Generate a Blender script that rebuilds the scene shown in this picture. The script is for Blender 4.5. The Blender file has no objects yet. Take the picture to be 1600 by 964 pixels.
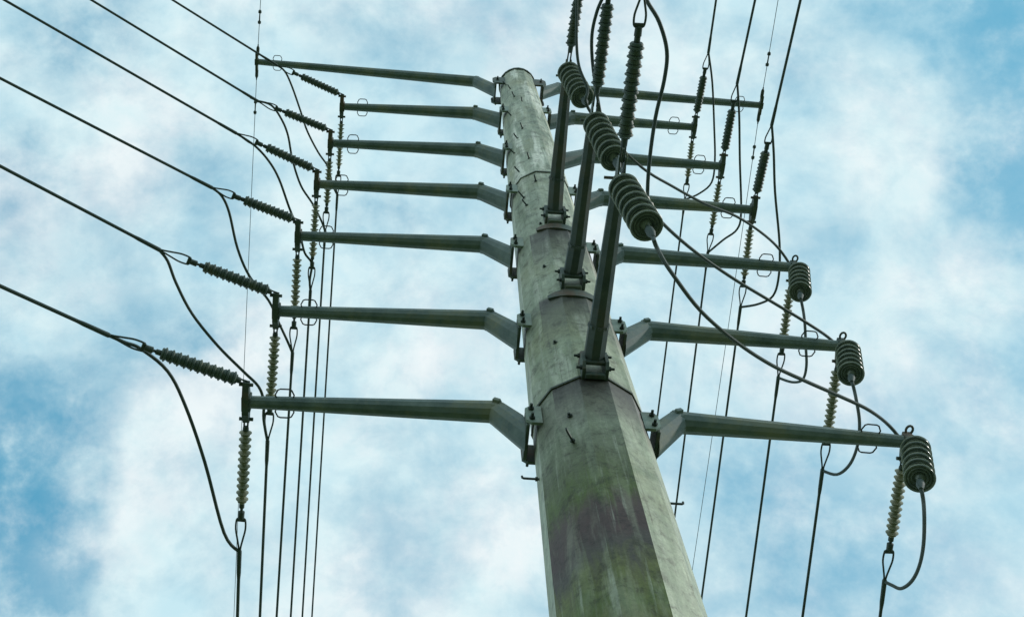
import bpy, bmesh, math, random
from mathutils import Vector, Matrix
random.seed(4)
V = Vector
sc = bpy.context.scene
col = sc.collection

# ------------------------------------------------------------------ survey
# The view was resected from the vanishing points of the pole and the arms:
# 1901 px focal length (on 1600 px), principal point (653, 482).  The pole stands
# at the world origin, arms along X, the line runs off along Y.
FPX, CX, CY = 1901.0, 653.0, 482.0
CAM = V((-1.62, -5.45, 1.6))
Zc = V((705 - CX, CY + 363, -FPX)).normalized()
Xc = V((Zc.y, -Zc.x, 0)).normalized()
Yc = Zc.cross(Xc)
FW = V((-Xc.z, -Yc.z, -Zc.z))
def ray(px, py):
    d = V((px - CX, CY - py, -FPX))
    return V((d.dot(Xc), d.dot(Yc), d.dot(Zc)))
def on_y(px, py, y=0.0):
    d = ray(px, py); return CAM + d * ((y - CAM.y) / d.y)
def on_z(px, py, z):
    d = ray(px, py); return CAM + d * ((z - CAM.z) / d.z)
def on_depth(px, py, w):
    d = ray(px, py); return CAM + d * (w / d.dot(FW))
def depth(p): return (p - CAM).dot(FW)
def falling(A, px, m, n=40):
    """point on the sight line that lies on a grade of -m from A"""
    z = A.z
    for _ in range(n):
        C = on_z(px[0], px[1], z)
        z = A.z - m * math.hypot(C.x - A.x, C.y - A.y)
    return C
def hanging(A, px, L):
    """point on the sight line at distance L from A, the lower of the two"""
    d = ray(*px).normalized(); o = A - CAM
    b = o.dot(d); disc = b * b - (o.length_squared - L * L)
    t = b - math.sqrt(max(disc, 0))
    P = CAM + d * t
    return A + (P - A).normalized() * L if disc < 0 else P

# ------------------------------------------------------------------ materials
def newmat(name):
    m = bpy.data.materials.new(name); m.use_nodes = True
    nt = m.node_tree; return m, nt, nt.nodes['Principled BSDF']
def N(nt, typ, **kw):
    n = nt.nodes.new(typ)
    for k, v in kw.items():
        if k in n.inputs.keys(): n.inputs[k].default_value = v
        else: setattr(n, k, v)
    return n
def ramp(nt, stops):
    r = nt.nodes.new('ShaderNodeValToRGB'); e = r.color_ramp.elements
    e[0].position, e[0].color = stops[0][0], (*stops[0][1], 1)
    e[1].position, e[1].color = stops[-1][0], (*stops[-1][1], 1)
    for p, c in stops[1:-1]:
        x = e.new(p); x.color = (*c, 1)
    return r
def mix(nt, fac, a, b, mode='MIX'):
    m = nt.nodes.new('ShaderNodeMix'); m.data_type = 'RGBA'; m.blend_type = mode
    for s, v in ((0, fac), (6, a), (7, b)):
        if hasattr(v, 'links') or isinstance(v, bpy.types.NodeSocket): nt.links.new(v, m.inputs[s])
        elif isinstance(v, (int, float)): m.inputs[s].default_value = v
        else: m.inputs[s].default_value = (*v, 1)
    return m.outputs[2]
def math_(nt, op, a, b=None, c=None):
    m = nt.nodes.new('ShaderNodeMath'); m.operation = op
    for i, v in enumerate((a, b, c)):
        if v is None: continue
        if isinstance(v, bpy.types.NodeSocket): nt.links.new(v, m.inputs[i])
        else: m.inputs[i].default_value = v
    return m.outputs[0]

def speckled(name, c0, c1, rough, metal, scale, c2=None, stretch=(1, 1, 1), bump=0.1):
    m, nt, b = newmat(name)
    tc = N(nt, 'ShaderNodeTexCoord'); mp = N(nt, 'ShaderNodeMapping'); mp.inputs['Scale'].default_value = stretch
    nt.links.new(tc.outputs['Object'], mp.inputs['Vector'])
    no = N(nt, 'ShaderNodeTexNoise', Scale=scale, Detail=8.0, Roughness=0.65)
    nt.links.new(mp.outputs[0], no.inputs['Vector'])
    r = ramp(nt, [(0.32, c0), (0.66, c1)]); nt.links.new(no.outputs['Fac'], r.inputs[0])
    out = r.outputs[0]
    if c2:
        n2 = N(nt, 'ShaderNodeTexNoise', Scale=scale * 0.35, Detail=5.0, Roughness=0.7)
        nt.links.new(mp.outputs[0], n2.inputs['Vector'])
        f = ramp(nt, [(0.5, (0, 0, 0)), (0.66, (1, 1, 1))]); nt.links.new(n2.outputs['Fac'], f.inputs[0])
        out = mix(nt, f.outputs[0], out, c2)
    nt.links.new(out, b.inputs['Base Color'])
    rr = N(nt, 'ShaderNodeMapRange'); rr.inputs[3].default_value = rough - .1; rr.inputs[4].default_value = rough + .15
    nt.links.new(no.outputs['Fac'], rr.inputs[0]); nt.links.new(rr.outputs[0], b.inputs['Roughness'])
    b.inputs['Metallic'].default_value = metal
    bp = N(nt, 'ShaderNodeBump', Strength=bump, Distance=0.01)
    nt.links.new(no.outputs['Fac'], bp.inputs['Height']); nt.links.new(bp.outputs[0], b.inputs['Normal'])
    return m

M = {}
M['arm'] = speckled('arm_steel', (.085, .135, .138), (.20, .26, .25), .62, .0, 4.5, (.24, .26, .19), (1, 1, 1), bump=.2)
M['bracket'] = speckled('bracket_steel', (.045, .075, .066), (.11, .15, .13), .6, .1, 9.0, (.15, .11, .08))
M['galv'] = speckled('galvanised_plate', (.17, .24, .20), (.30, .36, .30), .5, .4, 8.0, (.2, .22, .18))
M['bolt'] = speckled('bolt_steel', (.03, .045, .04), (.07, .09, .08), .5, .6, 30.0)
M['fitting'] = speckled('forged_fitting', (.038, .064, .058), (.080, .112, .100), .6, .1, 25.0)
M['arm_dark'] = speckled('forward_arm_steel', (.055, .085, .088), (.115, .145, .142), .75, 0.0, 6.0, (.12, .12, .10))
M['rubber'] = speckled('silicone_sheds', (.048, .082, .074), (.10, .145, .128), .55, 0.0, 18.0, (.13, .155, .11), bump=.15)
M['rubber_old'] = speckled('weathered_silicone_sheds', (.22, .25, .18), (.38, .38, .27), .6, 0.0, 18.0, (.45, .41, .31), bump=.15)
M['cable'] = speckled('weathered_cable', (.045, .075, .074), (.070, .102, .098), .65, .0, 3.0, bump=0)
M['thin'] = speckled('thin_steel_wire', (.09, .13, .15), (.16, .21, .23), .5, .4, 6.0)
M['porcelain_rim'] = speckled('pale_rim', (.28, .32, .22), (.42, .45, .32), .3, 0.0, 20.0)

# porcelain discs
m, nt, b = newmat('dark_glazed_porcelain')
tc = N(nt, 'ShaderNodeTexCoord'); no = N(nt, 'ShaderNodeTexNoise', Scale=14.0, Detail=5.0)
nt.links.new(tc.outputs['Object'], no.inputs['Vector'])
r = ramp(nt, [(.35, (.13, .17, .165)), (.65, (.25, .29, .26))]); nt.links.new(no.outputs['Fac'], r.inputs[0])
nt.links.new(r.outputs[0], b.inputs['Base Color']); b.inputs['Roughness'].default_value = .28
b.inputs['Coat Weight'].default_value = .3
M['porcelain'] = m

# pole steel: galvanised green-grey, streaked; algae and rust bloom on the side away from the sun
def pole_material(name, dirt_shade, pale):
    m, nt, b = newmat(name)
    L = nt.links.new
    tc = N(nt, 'ShaderNodeTexCoord')
    mp = N(nt, 'ShaderNodeMapping'); mp.inputs['Scale'].default_value = (4.5, 4.5, .55); L(tc.outputs['Object'], mp.inputs[0])
    streak = N(nt, 'ShaderNodeTexNoise', Scale=1.6, Detail=9.0, Roughness=.62, Distortion=.6); L(mp.outputs[0], streak.inputs['Vector'])
    blotch = N(nt, 'ShaderNodeTexNoise', Scale=1.25, Detail=7.0, Roughness=.6); L(tc.outputs['Object'], blotch.inputs['Vector'])
    fine = N(nt, 'ShaderNodeTexNoise', Scale=38.0, Detail=4.0, Roughness=.7); L(tc.outputs['Object'], fine.inputs['Vector'])
    rb = ramp(nt, [(.36, (.20, .255, .18)), (.47, (.33, .385, .29)), (.56, (.42, .47, .37)), (.68, (.57, .61, .50))]); L(streak.outputs['Fac'], rb.inputs[0])
    base = rb.outputs[0]
    ry = ramp(nt, [(.48, (0, 0, 0)), (.68, (.75, .75, .75))]); L(blotch.outputs['Fac'], ry.inputs[0])
    base = mix(nt, ry.outputs[0], base, (.33, .34, .20))
    # dirt, then stain and shade painted under the lower seam
    G, B_, K = (.085, .132, .022), (.074, .044, .044), (.115, .145, .075)
    rs = ramp(nt, [(0, (.10, .085, .085)), (.08, B_), (.15, (.14, .145, .035)), (.24, G), (.30, (.13, .155, .04)), (.38, (.075, .070, .060)), (.44, B_), (.51, (.085, .058, .052)), (.58, G), (.68, K), (.80, (.20, .24, .17)), (.90, (.10, .09, .08)), (1.0, (.055, .055, .048))])
    ds = N(nt, 'ShaderNodeTexNoise', Scale=1.1, Detail=8.0, Roughness=.7, Distortion=1.2)
    mp2 = N(nt, 'ShaderNodeMapping'); mp2.inputs['Scale'].default_value = (5.0, 5.0, 1.3); mp2.inputs['Location'].default_value = (3, 1, 4.4)
    L(tc.outputs['Object'], mp2.inputs[0]); L(mp2.outputs[0], ds.inputs['Vector'])
    sepz = N(nt, 'ShaderNodeSeparateXYZ'); L(tc.outputs['Object'], sepz.inputs[0])
    zn = math_(nt, 'ADD', sepz.outputs['Z'], math_(nt, 'MULTIPLY_ADD', ds.outputs['Fac'], 1.1, -.55))
    zr_ = N(nt, 'ShaderNodeMapRange'); zr_.inputs[1].default_value = 7.2; zr_.inputs[2].default_value = 11.4; L(zn, zr_.inputs[0]); L(zr_.outputs[0], rs.inputs[0])
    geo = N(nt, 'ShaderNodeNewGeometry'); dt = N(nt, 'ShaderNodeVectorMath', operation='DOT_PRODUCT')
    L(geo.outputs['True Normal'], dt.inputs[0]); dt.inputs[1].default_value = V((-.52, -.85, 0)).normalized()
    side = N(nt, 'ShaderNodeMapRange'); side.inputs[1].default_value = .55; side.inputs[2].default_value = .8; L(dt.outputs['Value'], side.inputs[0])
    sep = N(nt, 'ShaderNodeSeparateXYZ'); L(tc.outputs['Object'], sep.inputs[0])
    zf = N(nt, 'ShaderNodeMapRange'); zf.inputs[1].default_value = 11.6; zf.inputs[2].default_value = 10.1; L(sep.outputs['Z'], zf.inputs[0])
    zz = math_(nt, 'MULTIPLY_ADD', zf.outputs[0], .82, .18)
    f = math_(nt, 'MULTIPLY', math_(nt, 'MULTIPLY', side.outputs[0], zz), dirt_shade)
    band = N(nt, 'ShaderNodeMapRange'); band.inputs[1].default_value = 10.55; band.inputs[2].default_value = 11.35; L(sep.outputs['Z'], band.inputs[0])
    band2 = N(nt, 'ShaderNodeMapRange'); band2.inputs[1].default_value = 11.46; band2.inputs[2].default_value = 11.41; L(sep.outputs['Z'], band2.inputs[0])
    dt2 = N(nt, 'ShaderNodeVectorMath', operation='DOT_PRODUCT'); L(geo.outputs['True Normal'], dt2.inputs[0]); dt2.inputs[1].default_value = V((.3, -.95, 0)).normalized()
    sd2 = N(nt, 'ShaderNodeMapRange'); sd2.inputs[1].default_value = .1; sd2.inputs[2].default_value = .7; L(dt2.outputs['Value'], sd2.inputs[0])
    bnd = math_(nt, 'MULTIPLY', math_(nt, 'MULTIPLY', band.outputs[0], band2.outputs[0]), math_(nt, 'MULTIPLY', sd2.outputs[0], .95 * dirt_shade))  # stain plus painted-in shade below the lowest forward bracket
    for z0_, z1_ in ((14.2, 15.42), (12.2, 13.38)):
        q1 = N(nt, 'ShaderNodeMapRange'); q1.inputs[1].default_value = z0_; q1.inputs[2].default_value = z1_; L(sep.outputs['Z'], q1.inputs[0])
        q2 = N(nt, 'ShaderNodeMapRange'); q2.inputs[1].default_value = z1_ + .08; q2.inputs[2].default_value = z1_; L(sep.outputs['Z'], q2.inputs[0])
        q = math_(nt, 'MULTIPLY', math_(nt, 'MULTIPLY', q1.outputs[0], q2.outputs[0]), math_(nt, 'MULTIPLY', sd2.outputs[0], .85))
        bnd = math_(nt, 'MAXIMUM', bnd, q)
    mid = N(nt, 'ShaderNodeMapRange'); mid.inputs[1].default_value = 17.8; mid.inputs[2].default_value = 13.0; L(sep.outputs['Z'], mid.inputs[0])
    base = mix(nt, math_(nt, 'MULTIPLY', mid.outputs[0], .35), base, (.25, .31, .18))
    nf = ramp(nt, [(.54, (1, 1, 1)), (.66, (.72, .72, .72))]); L(streak.outputs['Fac'], nf.inputs[0])
    nf2 = ramp(nt, [(.40, (1, 1, 1)), (.62, (.35, .35, .35))]); L(blotch.outputs['Fac'], nf2.inputs[0])
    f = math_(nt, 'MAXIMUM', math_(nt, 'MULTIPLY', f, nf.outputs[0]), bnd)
    base = mix(nt, f, base, rs.outputs[0])
    # pale highlight painted into the colour as streaks, strongest high up
    rp = ramp(nt, [(.52, (0, 0, 0)), (.62, (1, 1, 1))])
    mp3 = N(nt, 'ShaderNodeMapping'); mp3.inputs['Scale'].default_value = (3.0, 3.0, .35); mp3.inputs['Location'].default_value = (.4, 0, 0); L(tc.outputs['Object'], mp3.inputs[0])
    pn = N(nt, 'ShaderNodeTexNoise', Scale=1.5, Detail=8.0, Roughness=.65); L(mp3.outputs[0], pn.inputs['Vector']); L(pn.outputs['Fac'], rp.inputs[0])
    base = mix(nt, math_(nt, 'MULTIPLY', rp.outputs[0], pale), base, (.78, .80, .70))
    # narrow rust and dirt runs
    mp4 = N(nt, 'ShaderNodeMapping'); mp4.inputs['Scale'].default_value = (16, 16, .7); L(tc.outputs['Object'], mp4.inputs[0])
    rn = N(nt, 'ShaderNodeTexNoise', Scale=1.3, Detail=6.0, Roughness=.6); L(mp4.outputs[0], rn.inputs['Vector'])
    rr = ramp(nt, [(.60, (0, 0, 0)), (.70, (.65, .65, .65))]); L(rn.outputs['Fac'], rr.inputs[0])
    base = mix(nt, rr.outputs[0], base, (.13, .14, .09))
    rq = ramp(nt, [(.30, (.5, .5, .5)), (.40, (0, 0, 0))]); L(rn.outputs['Fac'], rq.inputs[0])
    base = mix(nt, rq.outputs[0], base, (.46, .50, .42))
    # grime round the brackets and the shade painted under the lower seam, then small dark mottling everywhere
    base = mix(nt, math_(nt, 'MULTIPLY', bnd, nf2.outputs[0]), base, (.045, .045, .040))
    mo = N(nt, 'ShaderNodeTexNoise', Scale=7.0, Detail=9.0, Roughness=.75, Distortion=.4); L(tc.outputs['Object'], mo.inputs['Vector'])
    mr_ = ramp(nt, [(.38, (.42, .41, .38)), (.46, (.88, .88, .86)), (.60, (1.18, 1.18, 1.15))]); L(mo.outputs['Fac'], mr_.inputs[0])
    base = mix(nt, .85, base, mr_.outputs[0], 'MULTIPLY')
    fr = ramp(nt, [(.3, (.80, .80, .80)), (.7, (1.12, 1.12, 1.12))]); L(fine.outputs['Fac'], fr.inputs[0])
    base = mix(nt, 1.0, base, fr.outputs[0], 'MULTIPLY')
    L(base, b.inputs['Base Color'])
    b.inputs['Metallic'].default_value = .15
    ro = N(nt, 'ShaderNodeMapRange'); ro.inputs[3].default_value = .42; ro.inputs[4].default_value = .68; L(streak.outputs['Fac'], ro.inputs[0]); L(ro.outputs[0], b.inputs['Roughness'])
    bp = N(nt, 'ShaderNodeBump', Strength=.12, Distance=.02); L(fine.outputs['Fac'], bp.inputs['Height']); L(bp.outputs[0], b.inputs['Normal'])
    return m
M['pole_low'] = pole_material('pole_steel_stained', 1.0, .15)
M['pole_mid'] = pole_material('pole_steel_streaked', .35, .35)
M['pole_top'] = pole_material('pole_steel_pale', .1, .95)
M['grass'] = speckled('grass_ground', (.035, .06, .02), (.09, .13, .045), .9, 0, .35, (.13, .12, .07), bump=.5)

# ------------------------------------------------------------------ mesh helpers
def frame(d):
    d = d.normalized(); u = V((0, 0, 1)) if abs(d.z) < .9 else V((1, 0, 0))
    a = d.cross(u).normalized(); return a, d.cross(a).normalized()
def rings(bm, pts, rad, n=10, cap=True, rot=0.0):
    """tube through pts with a radius each"""
    T = []
    for i in range(len(pts)):
        p0 = pts[max(i - 1, 0)]; p1 = pts[min(i + 1, len(pts) - 1)]
        T.append((p1 - p0).normalized())
    a, b = frame(T[0]); R = []
    for i, p in enumerate(pts):
        if i:
            a = (a - T[i] * a.dot(T[i])).normalized(); b = T[i].cross(a)
        r = rad[i] if isinstance(rad, (list, tuple)) else rad
        if i in (0, len(pts) - 1): k = 1
        else:
            c = max(-1, min(1, (p - pts[i - 1]).normalized().dot((pts[i + 1] - p).normalized())))
            k = 1 / max(.75, math.cos(math.acos(c) / 2))
        R.append([bm.verts.new(p + (a * math.cos(rot + 2 * math.pi * j / n) + b * math.sin(rot + 2 * math.pi * j / n)) * r) for j in range(n)])
    for i in range(len(R) - 1):
        for j in range(n):
            bm.faces.new((R[i][j], R[i][(j + 1) % n], R[i + 1][(j + 1) % n], R[i + 1][j]))
    if cap:
        bm.faces.new(R[0][::-1]); bm.faces.new(R[-1])
def lathe(bm, A, d, prof, n=16):
    """prof: (distance along d, radius)"""
    d = d.normalized(); a, b = frame(d); R = []
    for s, r in prof:
        c = A + d * s
        R.append([bm.verts.new(c + (a * math.cos(2 * math.pi * j / n) + b * math.sin(2 * math.pi * j / n)) * max(r, .0008)) for j in range(n)])
    for i in range(len(R) - 1):
        for j in range(n):
            bm.faces.new((R[i][j], R[i][(j + 1) % n], R[i + 1][(j + 1) % n], R[i + 1][j]))
    bm.faces.new(R[0][::-1]); bm.faces.new(R[-1])
def box(bm, c, ax, ay, az, sx, sy, sz, bev=0.006):
    """box centred c with unit axes and full sizes, edges bevelled"""
    t = bmesh.new(); bmesh.ops.create_cube(t, size=1)
    for v in t.verts:
        v.co = V((v.co.x * sx, v.co.y * sy, v.co.z * sz))
    if bev: bmesh.ops.bevel(t, geom=list(t.edges), offset=min(bev, min(sx, sy, sz) * .3), segments=1, affect='EDGES')
    mp = {}
    for v in t.verts: mp[v] = bm.verts.new(c + ax * v.co.x + ay * v.co.y + az * v.co.z)
    for f in t.faces: bm.faces.new([mp[v] for v in f.verts])
    t.free()
def plate(bm, pts, nrm, th):
    """flat plate: outline pts extruded by th along nrm, centred"""
    a = [bm.verts.new(p - nrm * th / 2) for p in pts]; b = [bm.verts.new(p + nrm * th / 2) for p in pts]
    bm.faces.new(a[::-1]); bm.faces.new(b)
    for i in range(len(pts)):
        j = (i + 1) % len(pts); bm.faces.new((a[i], a[j], b[j], b[i]))
def hexbolt(bm, p, d, r=.02, L=.05):
    lathe(bm, p, d, [(-.002, r), (L * .4, r)], 6); lathe(bm, p + d.normalized() * L * .4, d, [(0, r * .55), (L * .6, r * .5)], 8)
def smooth_path(P, k=6):
    out = []
    for i in range(len(P) - 1):
        p0 = P[max(i - 1, 0)]; p1 = P[i]; p2 = P[i + 1]; p3 = P[min(i + 2, len(P) - 1)]
        for j in range(k):
            t = j / k
            out.append(.5 * ((2 * p1) + (p2 - p0) * t + (2 * p0 - 5 * p1 + 4 * p2 - p3) * t * t + (3 * p1 - p0 - 3 * p2 + p3) * t ** 3))
    out.append(P[-1].copy()); return out
def obj(name, bm, mat, parent=None, smooth=False):
    bmesh.ops.recalc_face_normals(bm, faces=bm.faces)
    me = bpy.data.meshes.new(name); bm.to_mesh(me); bm.free()
    me.materials.append(mat)
    if smooth:
        for p in me.polygons: p.use_smooth = True
        me.set_sharp_from_angle(angle=math.radians(38))
    o = bpy.data.objects.new(name, me); col.objects.link(o)
    if parent:
        o.parent = parent; o.matrix_parent_inverse = parent_world(parent).inverted()
    return o
def parent_world(p):
    # nothing is rotated: worlds are pure offsets
    m = Matrix.Translation(p.location)
    q = p
    while q.parent: q = q.parent
    return Matrix.Translation(p.location) if p.parent is None else Matrix.Identity(4)
def thing(name, label, cat, loc, group=None):
    o = bpy.data.objects.new(name, None); o.empty_display_size = .2; col.objects.link(o)
    o.location = loc; o['label'] = label; o['category'] = cat
    if group: o['group'] = group
    return o
def tag(o, label, cat, group=None):
    o['label'] = label; o['category'] = cat
    if group: o['group'] = group
    return o
X, Y, Z = V((1, 0, 0)), V((0, 1, 0)), V((0, 0, 1))

# ------------------------------------------------------------------ setting
bm = bmesh.new()
bmesh.ops.create_circle(bm, cap_ends=True, radius=1500, segments=64)
g = obj('ground', bm, M['grass']); g['kind'] = 'structure'

# ------------------------------------------------------------------ the pole
ZTOP = 24.48
def R(z): return .300 + .0150 * (24.95 - z)
pole = thing('power_pole', 'tall tapered twelve-sided grey-green steel pole carrying many cross arms', 'power pole', (0, 0, 0))
A0 = math.radians(15)
def shaft(z0, z1, off, mat, cap=False):
    bm = bmesh.new(); RR = []
    rows = [(z0, R(z0) + off - .02), (z0, R(z0) + off), (z0 + .06, R(z0) + off)]
    nseg = 6
    for i in range(1, nseg + 1):
        z = z0 + (z1 - z0) * i / nseg; rows.append((z, R(z) + off))
    for z, r in rows:
        RR.append([bm.verts.new((r * 1.01 * math.cos(A0 + math.pi * j / 6), r * 1.01 * math.sin(A0 + math.pi * j / 6), z)) for j in range(12)])
    for i in range(len(RR) - 1):
        for j in range(12): bm.faces.new((RR[i][j], RR[i][(j + 1) % 12], RR[i + 1][(j + 1) % 12], RR[i + 1][j]))
    bm.faces.new(RR[0][::-1]); bm.faces.new(RR[-1])
    return obj('shaft_section', bm, mat, pole)
ZJ2, ZJ1 = 11.42, 17.8
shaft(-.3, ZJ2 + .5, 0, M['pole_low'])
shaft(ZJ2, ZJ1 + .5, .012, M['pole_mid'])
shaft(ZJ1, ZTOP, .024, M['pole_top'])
bm = bmesh.new()
lathe(bm, V((0, 0, ZTOP)), Z, [(-.045, .338), (-.04, .352), (.02, .352), (.03, .33)], 24)
obj('pole_cap', bm, M['bracket'], pole)
bm = bmesh.new()
lathe(bm, V((0, 0, 0)), Z, [(.02, 1.0), (.09, 1.0), (.1, .98)], 24)
obj('base_plate', bm, M['galv'], pole)
# seam rings: the lip of each upper section, in dark steel
for zj, off in ((ZJ2, .012), (ZJ1, .024)):
    bm = bmesh.new(); RR = []
    for z, r in ((zj - .014, R(zj) + off + .002), (zj + .008, R(zj) + off + .005), (zj + .012, R(zj) + off + .001)):
        RR.append([bm.verts.new((r * 1.01 * math.cos(A0 + math.pi * j / 6), r * 1.01 * math.sin(A0 + math.pi * j / 6), z)) for j in range(12)])
    for i in range(2):
        for j in range(12): bm.faces.new((RR[i][j], RR[i][(j + 1) % 12], RR[i + 1][(j + 1) % 12], RR[i + 1][j]))
    obj('seam_ring', bm, M['bolt'], pole)

def step_bolt(z, ang, L=.17, turn=.03):
    d = V((math.sin(ang), -math.cos(ang), 0)); r = R(z)
    bm = bmesh.new(); p0 = d * (r - .01) + Z * z
    rings(bm, [p0, p0 + d * L, p0 + d * (L + .012) + Z * .01, p0 + d * (L + .014) + Z * turn], .0105, 8)
    lathe(bm, p0 + d * .012, d, [(0, .022), (.02, .022)], 6)
    obj('step_bolt', bm, M['bolt'], pole, True)
step_bolt(10.45, math.radians(-90), .13); step_bolt(10.2, math.radians(90), .15)
for z, a, l in ((10.35, -32, .12), (16.95, -45, .12), (16.6, -42, .10), (19.2, -53, .12), (21.3, -47, .12), (22.4, -30, .10), (23.1, -38, .09), (21.9, -12, .08), (19.8, -40, .10), (18.1, -46, .12), (17.4, -18, .09), (20.2, -24, .10), (18.5, -22, .10), (23.6, -50, .10)):
    step_bolt(z, math.radians(a), l)
for z, a in ((10.8, -31), (12.3, -33), (14.3, -30), (15.7, -24)):
    d = V((math.sin(math.radians(a)), -math.cos(math.radians(a)), 0)); bm = bmesh.new()
    hexbolt(bm, d * (R(z) * .985) + Z * z, d, .024, .035)
    obj('nut', bm, M['bolt'], pole)

def flush(bm, n, p, nrm, d):
    """slide the first n vertices along d into the plane through p with normal nrm"""
    bm.verts.ensure_lookup_table()
    for v in list(bm.verts)[:n]:
        v.co += d * ((p - v.co).dot(nrm) / d.dot(nrm))

# ------------------------------------------------------------------ cross arms
def cross_arm(direc, side, tip, knee_out, root_z, r_tip, r_knee, label=None, loops=True, plate_len=.42, short_front=False):
    """direc: unit vector outwards, side: unit vector across"""
    r0 = R(root_z)
    root = direc * (r0 + .092) + Z * (root_z + .04)
    kn = direc * knee_out + Z * (tip.z + .10) if knee_out else None
    tipe = tip
    bm = bmesh.new()
    ux = direc
    # tapered twelve-sided tube, goosenecked at the root
    kk = kn + side * (tip.dot(side) * knee_out / max(tip.dot(direc), .1))
    d1 = (kk - root).normalized()
    rings(bm, [root, kk], [r_knee * 1.22, r_knee * 1.06], 12, rot=.26); flush(bm, 12, root, direc, d1)
    d2 = (tipe - kk).normalized()
    rings(bm, [kk - d2 * .05, kk + d2 * .07, tipe], [r_knee * 1.06, r_knee, r_tip], 12, rot=.26)
    arm = obj('cross_arm', bm, M['arm'], pole)
    if label: arm['label'] = label
    # mitre collar at the bend
    bm = bmesh.new()
    db = (d1 + d2).normalized()
    lathe(bm, kk - db * .02, db, [(0, r_knee * 1.06), (.005, r_knee * 1.12), (.035, r_knee * 1.12), (.04, r_knee * 1.06)], 12)
    up = (Z - db * Z.z * 0).normalized()
    box(bm, kk - side * 0 - Z * 0 + side * (-r_knee * 1.15), db, side, db.cross(side).normalized(), .07, .035, .05)
    obj('bend_collar', bm, M['arm'], arm)
    # end plate and lugs at the pole
    bm = bmesh.new()
    h = .26; wy = .37
    box(bm, direc * (r0 + .075) + Z * root_z, direc, side, Z, .035, wy, h)
    obj('end_plate', bm, M['bracket'], arm)
    for s in (-1, 1):
        bm = bmesh.new()
        sx = s * (wy / 2 + .018); xin = math.sqrt(max(r0 * r0 - sx * sx, 0)) - .01
        c = side * sx + Z * (root_z + .02); e = r0 + .045
        pts = [c + direc * xin + Z * .15, c + direc * e + Z * .15, c + direc * (e + .05) + Z * .10, c + direc * (e + .05) - Z * .10, c + direc * e - Z * .15, c + direc * xin - Z * .15]
        plate(bm, pts, side, .030)
        obj('mounting_lug', bm, M['galv'] if s < 0 else M['bracket'], arm)
        for dz in (-.085, .085):
            bm = bmesh.new()
            hexbolt(bm, c + direc * (e - .005) + side * s * .013 + Z * dz, side * s, .026, .06)
            obj('bolt', bm, M['bolt'], arm)
    # tip plate pair, long along `side`
    if plate_len:
        bm = bmesh.new(); Lp = plate_len / 2
        Lf = Lp if not short_front else .07
        c = tip + direc * .02
        plate(bm, [c - side * Lf - Z * .025, c - side * Lf + Z * .025, c - side * .06 + Z * .07, c + side * .09 + Z * .07, c + side * Lp + Z * .02, c + side * Lp - Z * .02, c + side * .1 - Z * .08, c - side * .06 - Z * .08], direc, .062)
        box(bm, tip + direc * .015, direc, side, Z, .085, .15, .13)
        for s in ((-1, 1) if not short_front else (1,)): lathe(bm, tip + side * s * (Lp - .03) - direc * .045, direc, [(0, .018), (.13, .018)], 8)
        if short_front:
            q = tip + direc * .03 - side * .10 + Z * .05
            rings(bm, [q + side * (.035 * math.cos(a)) * 1.2 + direc * .032 * math.sin(a) for a in [i_ * math.pi / 6 for i_ in range(13)]], .012, 8, cap=False)
        obj('tip_plate', bm, M['bracket'], arm)
    if loops:
        for s in (-1, 1):
            d = -(tip - kk).normalized(); a0 = tip + d * .26; r = r_tip * .9
            P = [a0 + side * s * r, a0 + side * s * (r + .035) - d * .012, a0 + side * s * (r + .085) + d * .012, a0 + d * .035 + side * s * (r + .095),
                 a0 + d * .115 + side * s * (r + .095), a0 + d * .138 + side * s * (r + .085), a0 + d * .162 + side * s * (r + .035), a0 + d * .15 + side * s * r]
            bm = bmesh.new(); rings(bm, P, .0075, 8)
            obj('hand_loop', bm, M['galv'] if False else M['bolt'], arm, True)
    return arm

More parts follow.
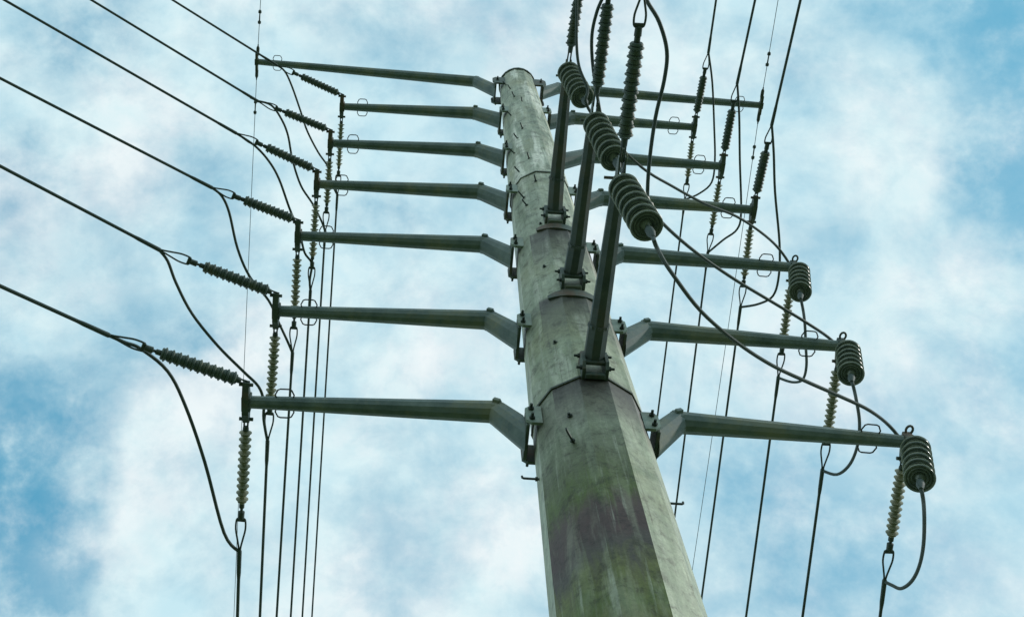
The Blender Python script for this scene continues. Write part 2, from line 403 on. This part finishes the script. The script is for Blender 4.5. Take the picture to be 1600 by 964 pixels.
LT = [(402, 97), (536, 167), (518, 224), (497, 288), (468, 369), (434, 486), (388, 628)]
RT = [(1188, 165), (1083, 199), (1126, 260), (1175, 328), (1238, 418), (1312, 541), (1415, 690)]
ordn = ['topmost', 'second', 'third', 'fourth', 'fifth', 'sixth', 'lowest']
tips = {}
for i in range(7):
    for sd, T in (('left', LT), ('right', RT)):
        t = on_y(*T[i]); t.y = 0; d = -X if sd == 'left' else X
        top = i == 0
        tips[sd, i] = t
        zr = (t.z - .31) if not top else (23.75 + (t.z - 23.75) * .3 if False else 24.42)
        r_t, r_k = (.060, .108) if not top else (.058, .105)
        if top:
            # long shield-wire arm: bend sits near the pole
            kz = 24.62 if sd == 'left' else 24.50
            t2 = t.copy()
            a = None
            r0 = R(24.02); root = d * (r0 + .135) + Z * 24.02; kk = d * .78 + Z * kz
            bm = bmesh.new(); d1 = (kk - root).normalized(); d2 = (t - kk).normalized()
            rings(bm, [root, kk], [r_k * 1.12, r_k * 1.06], 12, rot=.26); flush(bm, 12, root, d, d1)
            rings(bm, [kk - d2 * .05, kk + d2 * .07, t], [r_k * 1.03, r_k, r_t], 12, rot=.26)
            arm = obj('cross_arm', bm, M['arm'], pole); arm['label'] = 'long thin ' + sd + ' arm at the pole top'
            bm = bmesh.new(); lathe(bm, kk - d2 * .025, d2, [(0, r_k * 1.09), (.045, r_k * 1.09)], 12); obj('bend_collar', bm, M['arm'], arm)
            bm = bmesh.new(); box(bm, d * (r0 + .125) + Z * 24.02, d, Y, Z, .035, .34, .34); obj('end_plate', bm, M['bracket'], arm)
            for s in (-1, 1):
                bm = bmesh.new(); c = d * (r0 + .02) + Y * s * .19 + Z * 24.02
                plate(bm, [c - d * .25 + Z * .22, c + d * .1 + Z * .22, c + d * .16 + Z * .12, c + d * .16 - Z * .12, c + d * .1 - Z * .22, c - d * .25 - Z * .22], Y, .03)
                obj('mounting_lug', bm, M['bracket'], arm)
                bm = bmesh.new(); hexbolt(bm, c + d * .07 + Y * s * .013, Y * s, .026, .07); obj('bolt', bm, M['bolt'], arm)
            bm = bmesh.new(); box(bm, t + d * .01, d, Y, Z, .05, .36, .09); box(bm, t + d * .01, d, Y, Z, .07, .12, .12); obj('tip_plate', bm, M['bracket'], arm)
            for s in (-1, 1):
                a0 = t - d * .32
                bm = bmesh.new()
                rings(bm, [a0 + Y * s * .05, a0 + Y * s * .085 + d * .012, a0 + Y * s * .135 - d * .012, a0 - d * .035 + Y * s * .145, a0 - d * .115 + Y * s * .145, a0 - d * .138 + Y * s * .135, a0 - d * .162 + Y * s * .085, a0 - d * .15 + Y * s * .05], .0075, 8)
                obj('hand_loop', bm, M['bolt'], arm, True)
        else:
            cross_arm(d, Y, t, .84 if sd == 'left' else .86, zr, r_t, r_k, ordn[i] + ' arm from the top on the ' + sd if i < 6 else 'lowest arm on the ' + sd, short_front=(sd == 'right' and i >= 4))

# the three arms that point at the viewer
FB = [((870, 342), (886, 120)), ((900, 442), (927, 190)), ((935, 577), (968, 280))]
fronts = []
for j, (bpx, tpx) in enumerate(FB):
    zt = tips['right', 4 + j].z + .02
    t = on_z(*tpx, zt + .05)
    zr = on_y(*bpx, -R(zt)).z
    d = V((t.x * .0, -1, 0)); side = X
    # the arm leans a little off square, as the line demands
    dd = V((t.x, t.y, 0)).normalized()
    r0 = R(zr); root = V((t.x * .35, -(r0 + .13), zr)); kk = V((t.x * .6, -.95, t.z + .04))
    bm = bmesh.new(); d1 = (kk - root).normalized(); d2 = (t - kk).normalized()
    rings(bm, [root, kk], [.098, .096], 8, rot=.39); flush(bm, 8, root, -Y, d1)
    rings(bm, [kk - d2 * .05, kk + d2 * .07, t], [.090, .087, .062], 8, rot=.39)
    arm = obj('cross_arm', bm, M['arm_dark'], pole); arm['label'] = ['upper', 'middle', 'lower'][j] + ' arm reaching forward from the pole face'
    bm = bmesh.new(); lathe(bm, kk - d2 * .025, d2, [(0, .100), (.03, .100)], 8); obj('bend_collar', bm, M['arm_dark'], arm)
    bm = bmesh.new(); box(bm, V((root.x, -(r0 + .113), zr)), X, Y, Z, .19, .035, .24); obj('end_plate', bm, M['bracket'], arm)
    for s in (-1, 1):
        bm = bmesh.new(); c = V((root.x + s * (.112 if j < 2 else .105), -r0, zr - .04))
        plate(bm, [c + Y * .04 + Z * .16, c - Y * .10 + Z * .16, c - Y * .15 + Z * .10, c - Y * .15 - Z * .10, c - Y * .10 - Z * .16, c + Y * .04 - Z * .16], X, .03)
        obj('mounting_lug', bm, M['bracket'], arm)
        for dz in (-.12, .12):
            bm = bmesh.new(); hexbolt(bm, c - Y * .09 + X * s * .013 + Z * dz, X * s, .024, .055)
            obj('bolt', bm, M['bolt'], arm)
    bm = bmesh.new(); box(bm, V((root.x, -(r0 + .03), zr - .19)), X, Y, Z, .18, .05, .06); obj('stiffener_plate', bm, M['galv'] if j < 2 else M['bracket'], arm)
    if j < 2:
        # curved saddle welded round the pole face under the bracket
        bm = bmesh.new(); n = 14; zz = zr - .33; rr0 = R(zz) + .016; ring_ = []; half = (38, 34)[j]; a_0 = (6, 2)[j]
        for q in range(n + 1):
            a = math.radians(a_0 - half + 2 * half * q / n); dn = V((math.sin(a), -math.cos(a), 0))
            hh = .085 * (1 - .6 * (abs(q - n / 2) / (n / 2)) ** 2)
            ring_.append([bm.verts.new(dn * (rr0 + e) + Z * (zz + f)) for e, f in ((-.09, -hh), (.012, -hh), (.012, hh), (-.09, hh))])
        for q in range(n):
            for u in range(4):
                w = (u + 1) % 4; bm.faces.new((ring_[q][u], ring_[q][w], ring_[q + 1][w], ring_[q + 1][u]))
        bm.faces.new(ring_[0][::-1]); bm.faces.new(ring_[-1])
        obj('saddle_band', bm, M['bracket'], arm)
    bm = bmesh.new()
    for s in (-.026, .026):
        c = t + X * s
        plate(bm, [c - Y * .2 - Z * .03, c - Y * .2 + Z * .03, c - Y * .05 + Z * .07, c + Y * .08 + Z * .07, c + Y * .08 - Z * .07, c - Y * .05 - Z * .09], X, .014)
    rings(bm, [t - X * .13 + Z * .02, t + X * .07 + Z * .02], .014, 8)
    obj('tip_plate', bm, M['bracket'], arm)
    fronts.append(t)

# ------------------------------------------------------------------ insulators
def polymer_string(A, C, label, group, fat=True, s0=.07, s1=.62, f=.75, cat='insulator', wire=None):
    """tension insulator: shackle, ribbed rod, dead-end body, and the wedge loops that grip the wire at C"""
    L = (C - A).length; d = (C - A).normalized()
    root = thing('tension_insulator', label, cat, A, group)
    side = d.cross(Z).normalized()
    # shackle
    bm = bmesh.new()
    rings(bm, [A - d * .03 + side * .018, A + d * L * s0 * .8 + side * .016], .009, 8)
    rings(bm, [A - d * .03 - side * .018, A + d * L * s0 * .8 - side * .016], .009, 8)
    lathe(bm, A + d * L * s0 * .55, d, [(0, .018), (.012, .028), (L * s0 * .45, .030), (L * s0 * .45 + .01, .02)], 12)
    obj('shackle', bm, M['fitting'], root, True)
    bm = bmesh.new(); ls = L * (s1 - s0); n = 11; pitch = ls / n
    core, rb, rs = (.046, .069, .058) if fat else (.026, .060, .044)
    prof = [(0, core)]
    for i in range(n):
        o = i * pitch
        tb = .012 if not fat else .016
        prof += [(o + pitch * .16, core), (o + pitch * .16 + tb * .9, rb), (o + pitch * .16 + tb * 1.25, rb * .985), (o + pitch * .16 + tb * 2.0, core * 1.2), (o + pitch * .58, core),
                 (o + pitch * .58 + tb * .7, rs), (o + pitch * .58 + tb * 1.0, rs * .98), (o + pitch * .58 + tb * 1.5, core * 1.15)]
    prof.append((ls, core))
    lathe(bm, A + d * L * s0, d, prof, 20)
    obj('ribbed_rod', bm, M['rubber'] if fat else M['rubber_old'], root, True)
    # end fitting and dead-end body
    bm = bmesh.new()
    lathe(bm, A + d * L * s1, d, [(-.005, .022), (.0, .026), (.045, .026), (.055, .014), (L * (f - s1) - .10, .014), (L * (f - s1) - .09, .032), (L * (f - s1) - .02, .030), (L * (f - s1), .012)], 12)
    obj('end_fitting', bm, M['fitting'], root, True)
    B = A + d * L * f; lw = L * (1 - f)
    # thimble bar and the two loops of the dead-end
    upv = side.cross(d).normalized()
    sp = side
    bm = bmesh.new()
    rings(bm, [B - sp * .045, B + sp * .045], .016, 8)
    rings(bm, [B - d * .05 - sp * .012, B + sp * .040], .009, 8); rings(bm, [B - d * .05 + sp * .012, B - sp * .040], .009, 8)
    obj('thimble', bm, M['fitting'], root, True)
    for s in (-1, 1):
        bm = bmesh.new()
        P = [B - d * .02 + sp * s * .02, B + sp * s * .042, B + d * lw * .28 + sp * s * .046, B + d * lw * .6 + sp * s * .026, B + d * lw * .9 + sp * s * .008, C + d * .12]
        rings(bm, smooth_path(P, 4), .0095, 8)
        obj('dead_end_loop', bm, M['cable'], root, True)
    dw = (falling(C, wire, MM) - C).normalized() if wire else d
    bm = bmesh.new(); lathe(bm, C - dw * .03, dw, [(0, .016), (.02, .024), (.26, .022), (.34, .016)], 10)
    obj('grip_sleeve', bm, M['cable'], root, True)
    return root

def disc_string(A, B, label, group, n=8):
    L = (B - A).length; d = (B - A).normalized()
    root = thing('disc_insulator', label, 'insulator', A, group)
    bm = bmesh.new(); s = d.cross(Y).normalized()
    rings(bm, [A + Z * .05 - d * .0, A + d * .06], .014, 8); lathe(bm, A + d * .04, d, [(0, .02), (.02, .03), (.07, .03), (.09, .02)], 10)
    rings(bm, [A + V((.03 * math.cos(t), 0, .09 + .045 * math.sin(t))) for t in [i * math.pi / 5 for i in range(11)]], .010, 8, cap=False)
    obj('hook', bm, M['fitting'], root, True)
    a0, a1 = .07, L - .20; p = (a1 - a0) / n
    for i in range(n):
        q = A + d * (a0 + p * i)
        bm = bmesh.new()
        # cap, skirt with a ribbed underside
        lathe(bm, q, d, [(0, .03), (.008, .046), (p * .35, .050), (p * .42, .070), (p * .60, .108), (p * .78, .125), (p * .86, .1275), (p * .92, .125), (p * .90, .112), (p * .80, .104), (p * .92, .092), (p * .78, .080), (p * .90, .066), (p * .72, .05), (p * .9, .03), (p * 1.0, .014)], 28)
        o = obj('disc', bm, M['porcelain'], root, True)
        bm = bmesh.new(); rr = .1283
        rings(bm, [q + d * (p * .83) + (frame(d)[0] * math.cos(t) + frame(d)[1] * math.sin(t)) * rr for t in [2 * math.pi * k / 28 for k in range(29)]], .0034, 6, cap=False)
        obj('rim', bm, M['porcelain_rim'], o, True)
    bm = bmesh.new()
    lathe(bm, A + d * a1, d, [(0, .016), (.06, .02), (.07, .034), (.13, .036), (.18, .026), (.22, .016)], 10)
    obj('suspension_clamp', bm, M['cable'], root, True)
    return root

def cable(name, pts, r, label, cat, group, mat='cable', n=8):
    bm = bmesh.new(); rings(bm, pts, r, n); o = obj(name, bm, M[mat], None, True)
    return tag(o, label, cat, group)

def span(C, W, m, r, label, group, far=100.0, name='conductor', mat='cable', start_back=.0):
    """wire leaving C through sight line W, hanging in a shallow parabola"""
    W3 = falling(C, W, m); h = V((W3.x - C.x, W3.y - C.y, 0)).normalized()
    P = []
    for i in range(41):
        s = far * (i / 40) ** 1.8
        P.append(V((C.x + h.x * s, C.y + h.y * s, C.z - m * s + m * s * s / far)))
    return cable(name, P, r, label, 'power line', group, mat)

def jumper(P0, pts, P1, extra, r, label, group):
    """slack cable between two 3D points through sight lines, depth running evenly"""
    w0, w1 = depth(P0), depth(P1)
    px = [None] + list(pts) + [None]
    def pj(p):
        v = p - CAM; w = v.dot(FW); a = v.x * Xc.x + v.y * Yc.x + v.z * Zc.x; b = v.x * Xc.y + v.y * Yc.y + v.z * Zc.y
        return (CX + FPX * a / w, CY - FPX * b / w)
    q = [pj(P0)] + list(pts) + [pj(P1)]
    L = [0]
    for i in range(1, len(q)): L.append(L[-1] + math.hypot(q[i][0] - q[i - 1][0], q[i][1] - q[i - 1][1]))
    out = [P0]
    for i in range(1, len(q) - 1):
        u = L[i] / L[-1]; out.append(on_depth(q[i][0], q[i][1], q[i][2] if len(q[i]) > 2 else w0 + (w1 - w0) * u - extra * 4 * u * (1 - u)))
    out.append(P1)
    return out

CR = .0185
ends = {}
lev = {1: 'uppermost', 2: 'second', 3: 'third', 4: 'fourth', 5: 'fifth', 6: 'lowest'}
levp = {1: 'highest', 2: 'second highest', 3: 'third highest', 4: 'third lowest', 5: 'second lowest', 6: 'lowest'}
MM = .10
# left arms, strings towards the upper left
LU = {6: ((168, 523), (0, 447)), 5: ((248, 390), (0, 260)), 4: ((330, 293), (0, 123)), 3: ((368, 208), (12, 4)), 2: ((402, 158), (148, 4)), 1: ((432, 102), (275, 4))}
LD = {6: ((374, 862), (371, 964)), 5: ((418, 690), (406, 964)), 4: ((457, 552), (432, 964)), 3: ((485, 455), (454, 964)), 2: ((508, 362), (472, 964)), 1: ((527, 305), (487, 964))}
for i in range(1, 7):
    t = tips['left', i]
    A = t - X * .02 - Y * .20; C = falling(A, LU[i][0], MM)
    polymer_string(A, C, f'dark ribbed insulator running upper left from the tip of the {levp[i]} double-dead-end left arm'.replace('double-dead-end ', ''), 'insulators pulling to the upper left', wire=LU[i][1])
    ends['LU', i] = C
    span(C, LU[i][1], MM, CR, f'dark line leaving upper left from the {levp[i]} insulated left arm', 'lines leaving to the upper left')
    A = t - X * .02 + Y * .20; C = falling(A, LD[i][0], MM)
    polymer_string(A, C, f'thin-shed insulator stretching away behind the tip of the {levp[i]} insulated left arm', 'insulators behind the left arms', False, wire=LD[i][1])
    ends['LD', i] = C
    span(C, LD[i][1], MM, CR * .9, f'dark line running down the picture from the {levp[i]} insulated left arm', 'lines running down left of the pole')
RU = {3: ((1206, 195), (1251, 0)), 2: ((1152, 130), (1180, 0)), 1: ((1107, 82), (1119, 0))}
RD = {6: ((1382, 908), (1375, 964)), 5: ((1285, 735), (1254, 964)), 4: ((1216, 590), (1166, 964)), 3: ((1157, 480), (1095, 948)), 2: ((1106, 395), (1053, 820)), 1: ((1070, 312), (1027, 655))}
for i in range(1, 7):
    t = tips['right', i]
    if i in RU:
        A = t + X * .02 - Y * .20; C = falling(A, RU[i][0], MM)
        polymer_string(A, C, f'dark ribbed insulator rising from the tip of the {levp[i]} insulated right arm', 'insulators rising from the right arms', wire=RU[i][1])
        ends['RU', i] = C
        span(C, RU[i][1], MM, CR, f'dark line leaving the top of the picture from the {levp[i]} insulated right arm', 'lines leaving over the top right')
    A = t + X * .02 + Y * .20; C = falling(A, RD[i][0], MM)
    polymer_string(A, C, f'thin-shed insulator stretching away below the tip of the {levp[i]} insulated right arm', 'insulators behind the right arms', False, wire=RD[i][1])
    ends['RD', i] = C
    span(C, RD[i][1], MM, CR * .9, f'dark line running down the picture from the {levp[i]} insulated right arm', 'lines running down right of the pole')
# forward arms
fr = ['highest', 'middle', 'lowest']
FS = [(903, 0), (948, 20), (994, 75)]
HB = [(916, 163), (967, 262), (1020, 369)]
for j, t in enumerate(fronts):
    A = t - Y * .18; P = falling(A, FS[j], .05); d = (P - A).normalized(); C = A + d * 1.42
    polymer_string(A, C, f'dark ribbed insulator rising out of frame from the {fr[j]} forward arm', 'insulators rising from the forward arms', True, .13, .70, .80)
    ends['F', j] = C
    h = V((d.x, d.y, 0)).normalized(); far = 100
    Pp = [V((C.x + h.x * s, C.y + h.y * s, C.z - .05 * s + .05 * s * s / far)) for s in [far * (k / 40) ** 1.8 for k in range(41)]]
    cable('conductor', Pp, CR, f'dark line passing overhead from the {fr[j]} forward arm', 'power line', 'lines passing overhead')
    A = t - Z * .06 + X * .02
    A = on_depth(*[(884, 106), (926, 184), (968, 283)][j], depth(t) - .05)
    B = hanging(A, HB[j], 1.30 if j else 1.25)
    disc_string(A, B, f'stack of dark porcelain discs hanging from the {fr[j]} forward arm', 'porcelain disc insulators on the forward arms', 7)
    ends['H', j] = B
HR = {4: ((1239, 422), (1251, 466)), 5: ((1317, 546), (1331, 595)), 6: ((1416, 695), (1439, 762))}
rn = {4: 'highest', 5: 'middle', 6: 'lowest'}
for i in (4, 5, 6):
    t = tips['right', i]; A = t + X * .07 - Y * .02 - Z * .03
    B = hanging(A, HR[i][1], 1.15)
    disc_string(A, B, f'dark porcelain disc stack hanging off the {rn[i]} of the three lower right arms', 'porcelain disc insulators on the right arms', 6)
    ends['HR', i] = B

# ------------------------------------------------------------------ jumpers
def jcable(pts, label, group): return cable('jumper_cable', smooth_path(pts, 5), CR * .92, label, 'jumper cable', group)
JL = {6: [(195, 535), (220, 545), (262, 580), (290, 635), (320, 722), (350, 832)],
      5: [(262, 408), (275, 442), (300, 490), (340, 540), (380, 580), (404, 604), (412, 628), (412, 655)],
      4: [(346, 306), (358, 332), (371, 388), (390, 432), (420, 470), (436, 505), (450, 535)],
      3: [(398, 228), (420, 252), (436, 280), (452, 325), (468, 365), (476, 395), (487, 412), (484, 438)],
      2: [(424, 165), (440, 187), (450, 212), (457, 250), (470, 290), (488, 318), (502, 345)],
      1: [(445, 112), (456, 135), (470, 175), (480, 205), (497, 238), (513, 262), (519, 288)]}
for i, p in JL.items():
    jcable(jumper(ends['LU', i], p, ends['LD', i], 0, CR, '', ''), f'slack cable looping round the tip of the {levp[i]} insulated left arm', 'slack cables round the left arm tips')
JR = {3: [(1209, 240), (1211, 300), (1218, 380), (1217, 430), (1208, 462), (1185, 475)],
      2: [(1155, 180), (1156, 250), (1158, 330), (1152, 358), (1130, 375)],
      1: [(1113, 130), (1116, 200), (1117, 250), (1112, 285), (1092, 303)]}
for i, p in JR.items():
    jcable(jumper(ends['RU', i], p, ends['RD', i], 0, CR, '', ''), f'slack cable looping past the tip of the {levp[i]} insulated right arm', 'slack cables round the upper right arm tips')
JA = [[(903, -40), (901, 20), (901, 70), (905, 105), (918, 140)],
      [(945, -12), (933, 18), (925, 55), (926, 100), (934, 155), (945, 210), (958, 245)],
      [(1012, 4), (1030, 35), (1042, 80), (1038, 125), (1024, 185), (1014, 260), (1012, 320)]]
JB = [[(945, 205), (1003, 262), (1050, 291), (1100, 318), (1150, 338), (1190, 364), (1218, 390), (1240, 425)],
      [(1000, 305), (1028, 341), (1060, 372), (1100, 404), (1150, 438), (1205, 471), (1260, 504), (1300, 532), (1320, 560)],
      [(1032, 398), (1052, 430), (1095, 486), (1150, 534), (1205, 570), (1260, 596), (1310, 618), (1360, 642), (1396, 672), (1424, 715)]]
JC = [[(1257, 500), (1259, 540), (1260, 572), (1254, 593), (1238, 597)],
      [(1338, 625), (1343, 660), (1340, 695), (1328, 725), (1308, 741)],
      [(1444, 800), (1443, 850), (1436, 885), (1424, 908), (1408, 919), (1394, 914)]]
for j in range(3):
    # where a cable meets a disc stack it passes behind the stack and comes down to its clamp
    wt = depth(fronts[j]); nb = (0, 3, 2)[j]
    w0 = depth(ends['F', j])
    n_ = len(JA[j])
    JA[j] = [(p[0], p[1], w0 + (wt + .25 - w0) * (k + 1) / n_) if k < n_ - nb else (p[0], p[1], wt + .25) for k, p in enumerate(JA[j])] if nb else JA[j]
    wt = depth(tips['right', 4 + j]); w0 = depth(ends['H', j]); n_ = len(JB[j])
    JB[j] = [(p[0], p[1], w0 + (wt + .18 - w0) * (k + 1) / (n_ - 1)) if k < n_ - 1 else (p[0], p[1], wt + .05) for k, p in enumerate(JB[j])]
    a = jumper(ends['F', j], JA[j], ends['H', j], 0, CR, '', '')
    b = jumper(ends['H', j], JB[j], ends['HR', 4 + j], 0, CR, '', '')
    c = jumper(ends['HR', 4 + j], JC[j], ends['RD', 4 + j], 0, CR, '', '')
    jcable(a + b[1:] + c[1:], f'long cable from the {fr[j]} forward disc stack sweeping right to the {fr[j]} right disc stack', 'long cables sweeping across the right side')

# ------------------------------------------------------------------ shield wires at the two long top arms
for sd, back, front, pts in (('left', (385, 480), (407, 4), None), ('right', (1120, 640), (1216, 0), None)):
    t = tips[sd, 0]; P = []
    for m, px, sg in ((.09, front, -1), (.12, back, 1)):
        W3 = falling(t, px, m); h = V((W3.x - t.x, W3.y - t.y, 0)).normalized()
        Q = [V((t.x + h.x * s, t.y + h.y * s, t.z - m * s + m * s * s / 90)) for s in [90 * (k / 30) ** 1.8 for k in range(31)]]
        P.append((Q, h, m))
    pts = P[0][0][::-1] + P[1][0][1:]
    root = thing('shield_wire', f'hair-thin pale wire crossing the tip of the long {sd} top arm', 'ground wire', t, 'thin wires over the top arms')
    bm = bmesh.new(); rings(bm, pts, .0062, 6); obj('wire', bm, M['thin'], root, True)
    for (Q, h, m) in P:
        d = (h - Z * m).normalized()
        bm = bmesh.new()
        rings(bm, [t - Z * .02, t + d * .35], .012, 8)
        lathe(bm, t + d * .12, d, [(0, .02), (.05, .032), (.16, .032), (.2, .014)], 10)
        obj('dead_end_fitting', bm, M['fitting'], root, True)
        bm = bmesh.new(); lathe(bm, t + d * .75, d, [(0, .012), (.01, .03), (.05, .034), (.07, .014), (.20, .012), (.22, .034), (.26, .03), (.28, .01)], 10)
        obj('damper', bm, M['fitting'], root, True)

# ------------------------------------------------------------------ sky
SUN_EL, SUN_AZ = math.radians(38), math.radians(98)      # azimuth clockwise from +Y: from the right
w = bpy.data.worlds.new('World'); sc.world = w; w.use_nodes = True; nt = w.node_tree; nt.nodes.clear()
L = nt.links.new
sky = nt.nodes.new('ShaderNodeTexSky'); sky.sky_type = 'NISHITA'; sky.sun_disc = False
sky.sun_elevation = SUN_EL; sky.sun_rotation = SUN_AZ
tc = N(nt, 'ShaderNodeTexCoord')
n1 = N(nt, 'ShaderNodeTexNoise', Scale=5.5, Detail=11.0, Roughness=.60, Distortion=.2)
mpw = N(nt, 'ShaderNodeMapping'); mpw.inputs['Location'].default_value = (2.3, .7, 1.1); mpw.inputs['Scale'].default_value = (1, 1.25, .8); L(tc.outputs['Generated'], mpw.inputs[0])
L(mpw.outputs[0], n1.inputs['Vector'])
n2 = N(nt, 'ShaderNodeTexNoise', Scale=15.0, Detail=10.0, Roughness=.62, Distortion=.15); L(mpw.outputs[0], n2.inputs['Vector'])
# ragged edge: the direction is jittered by noise before the distance to each cloud gap is taken
nw = N(nt, 'ShaderNodeTexNoise', Scale=9.0, Detail=8.0, Roughness=.6); L(tc.outputs['Generated'], nw.inputs['Vector'])
sb = N(nt, 'ShaderNodeVectorMath', operation='SUBTRACT'); L(nw.outputs['Color'], sb.inputs[0]); sb.inputs[1].default_value = (.5, .5, .5)
scl = N(nt, 'ShaderNodeVectorMath', operation='SCALE'); L(sb.outputs[0], scl.inputs[0]); scl.inputs['Scale'].default_value = .15
jit = N(nt, 'ShaderNodeVectorMath', operation='ADD'); L(tc.outputs['Generated'], jit.inputs[0]); L(scl.outputs[0], jit.inputs[1])
gaps = [((-10, 690), .085, 1.0), ((30, 850), .070, .65), ((80, 960), .05, .4), ((130, 20), .05, .4), ((1605, 30), .08, .70), ((1500, 15), .055, .42), ((1390, 10), .05, .3), ((1612, 330), .06, .68), ((1580, 200), .05, .4), ((1600, 560), .07, .25), ((600, 325), .032, .5), ((20, 300), .035, .45),
        ((60, 60), .05, .35), ((240, 540), .06, .35), ((1230, 120), .04, .35), ((1200, 780), .12, .32), ((1400, 880), .12, .28), ((1050, 30), .03, .2), ((620, 880), .06, .25), ((300, 250), .06, .25), ((560, 60), .05, .3), ((700, 700), .05, .2), ((330, 520), .03, .35),
        ((770, 30), .045, .2), ((1290, 420), .05, .25), ((1560, 620), .08, .2)]
tot = None
for px, rad, st in gaps:
    d = ray(*px).normalized()
    vd = N(nt, 'ShaderNodeVectorMath', operation='DISTANCE'); L(jit.outputs[0], vd.inputs[0]); vd.inputs[1].default_value = d
    mr = N(nt, 'ShaderNodeMapRange'); mr.interpolation_type = 'SMOOTHSTEP'
    mr.inputs[1].default_value = rad * 1.35; mr.inputs[2].default_value = rad * .1; mr.inputs[4].default_value = st; L(vd.outputs['Value'], mr.inputs[0])
    tot = mr.outputs[0] if tot is None else math_(nt, 'ADD', tot, mr.outputs[0])
r1 = N(nt, 'ShaderNodeMapRange'); r1.inputs[1].default_value = .52; r1.inputs[2].default_value = .30; r1.inputs[4].default_value = .32; L(n1.outputs['Fac'], r1.inputs[0])
r2 = N(nt, 'ShaderNodeMapRange'); r2.inputs[1].default_value = .56; r2.inputs[2].default_value = .32; r2.inputs[4].default_value = .30; L(n2.outputs['Fac'], r2.inputs[0])
n4 = N(nt, 'ShaderNodeTexNoise', Scale=24.0, Detail=9.0, Roughness=.6, Distortion=.0); L(tc.outputs['Generated'], n4.inputs['Vector'])
r4 = N(nt, 'ShaderNodeMapRange'); r4.inputs[1].default_value = .66; r4.inputs[2].default_value = .42; r4.inputs[3].default_value = .35; r4.inputs[4].default_value = 1.15; L(n4.outputs['Fac'], r4.inputs[0])
tot = math_(nt, 'MULTIPLY', tot, r4.outputs[0])
s = math_(nt, 'ADD', math_(nt, 'ADD', tot, r1.outputs[0]), r2.outputs[0])
s = math_(nt, 'MULTIPLY', math_(nt, 'TANH', math_(nt, 'MULTIPLY', s, 1.1)), 1.04)
n3 = N(nt, 'ShaderNodeTexNoise', Scale=8.0, Detail=10.0, Roughness=.6, Distortion=.2); L(tc.outputs['Generated'], n3.inputs['Vector'])
cl = ramp(nt, [(.34, (5.8, 8.2, 9.0)), (.49, (7.1, 8.9, 9.3)), (.64, (8.6, 9.4, 9.6))]); L(n3.outputs['Fac'], cl.inputs[0])
skyc = mix(nt, 1.0, sky.outputs[0], (1.25, 2.45, 2.2), 'MULTIPLY')
skyc = mix(nt, .75, skyc, (.80, 3.7, 5.7))
fin = mix(nt, s, cl.outputs[0], skyc)
bg = N(nt, 'ShaderNodeBackground'); bg.inputs['Strength'].default_value = .1; L(fin, bg.inputs['Color'])
wo = nt.nodes.new('ShaderNodeOutputWorld'); L(bg.outputs[0], wo.inputs['Surface'])

sl = bpy.data.lights.new('sun', 'SUN'); sl.energy = 1.5; sl.angle = math.radians(3); sl.color = (1, .96, .90)
so = bpy.data.objects.new('sun', sl); col.objects.link(so)
sd = V((math.sin(SUN_AZ) * math.cos(SUN_EL), math.cos(SUN_AZ) * math.cos(SUN_EL), math.sin(SUN_EL)))
so.rotation_euler = sd.to_track_quat('Z', 'Y').to_euler(); so.location = sd * 60

# ------------------------------------------------------------------ camera
cam = bpy.data.cameras.new('camera'); co = bpy.data.objects.new('camera', cam); col.objects.link(co)
cam.sensor_fit = 'HORIZONTAL'; cam.sensor_width = 36; cam.lens = 36 * FPX / 1600
cam.shift_x = (800 - CX) / 1600; cam.shift_y = 0
cam.clip_start = .05; cam.clip_end = 5000
# rows of Rm are world axes in camera coordinates
Rm = Matrix((Xc, Yc, Zc))
co.matrix_world = Matrix.Translation(CAM) @ Rm.to_4x4()
sc.camera = co
sc.view_settings.view_transform = 'Standard'; sc.view_settings.look = 'None'; sc.view_settings.exposure = 0
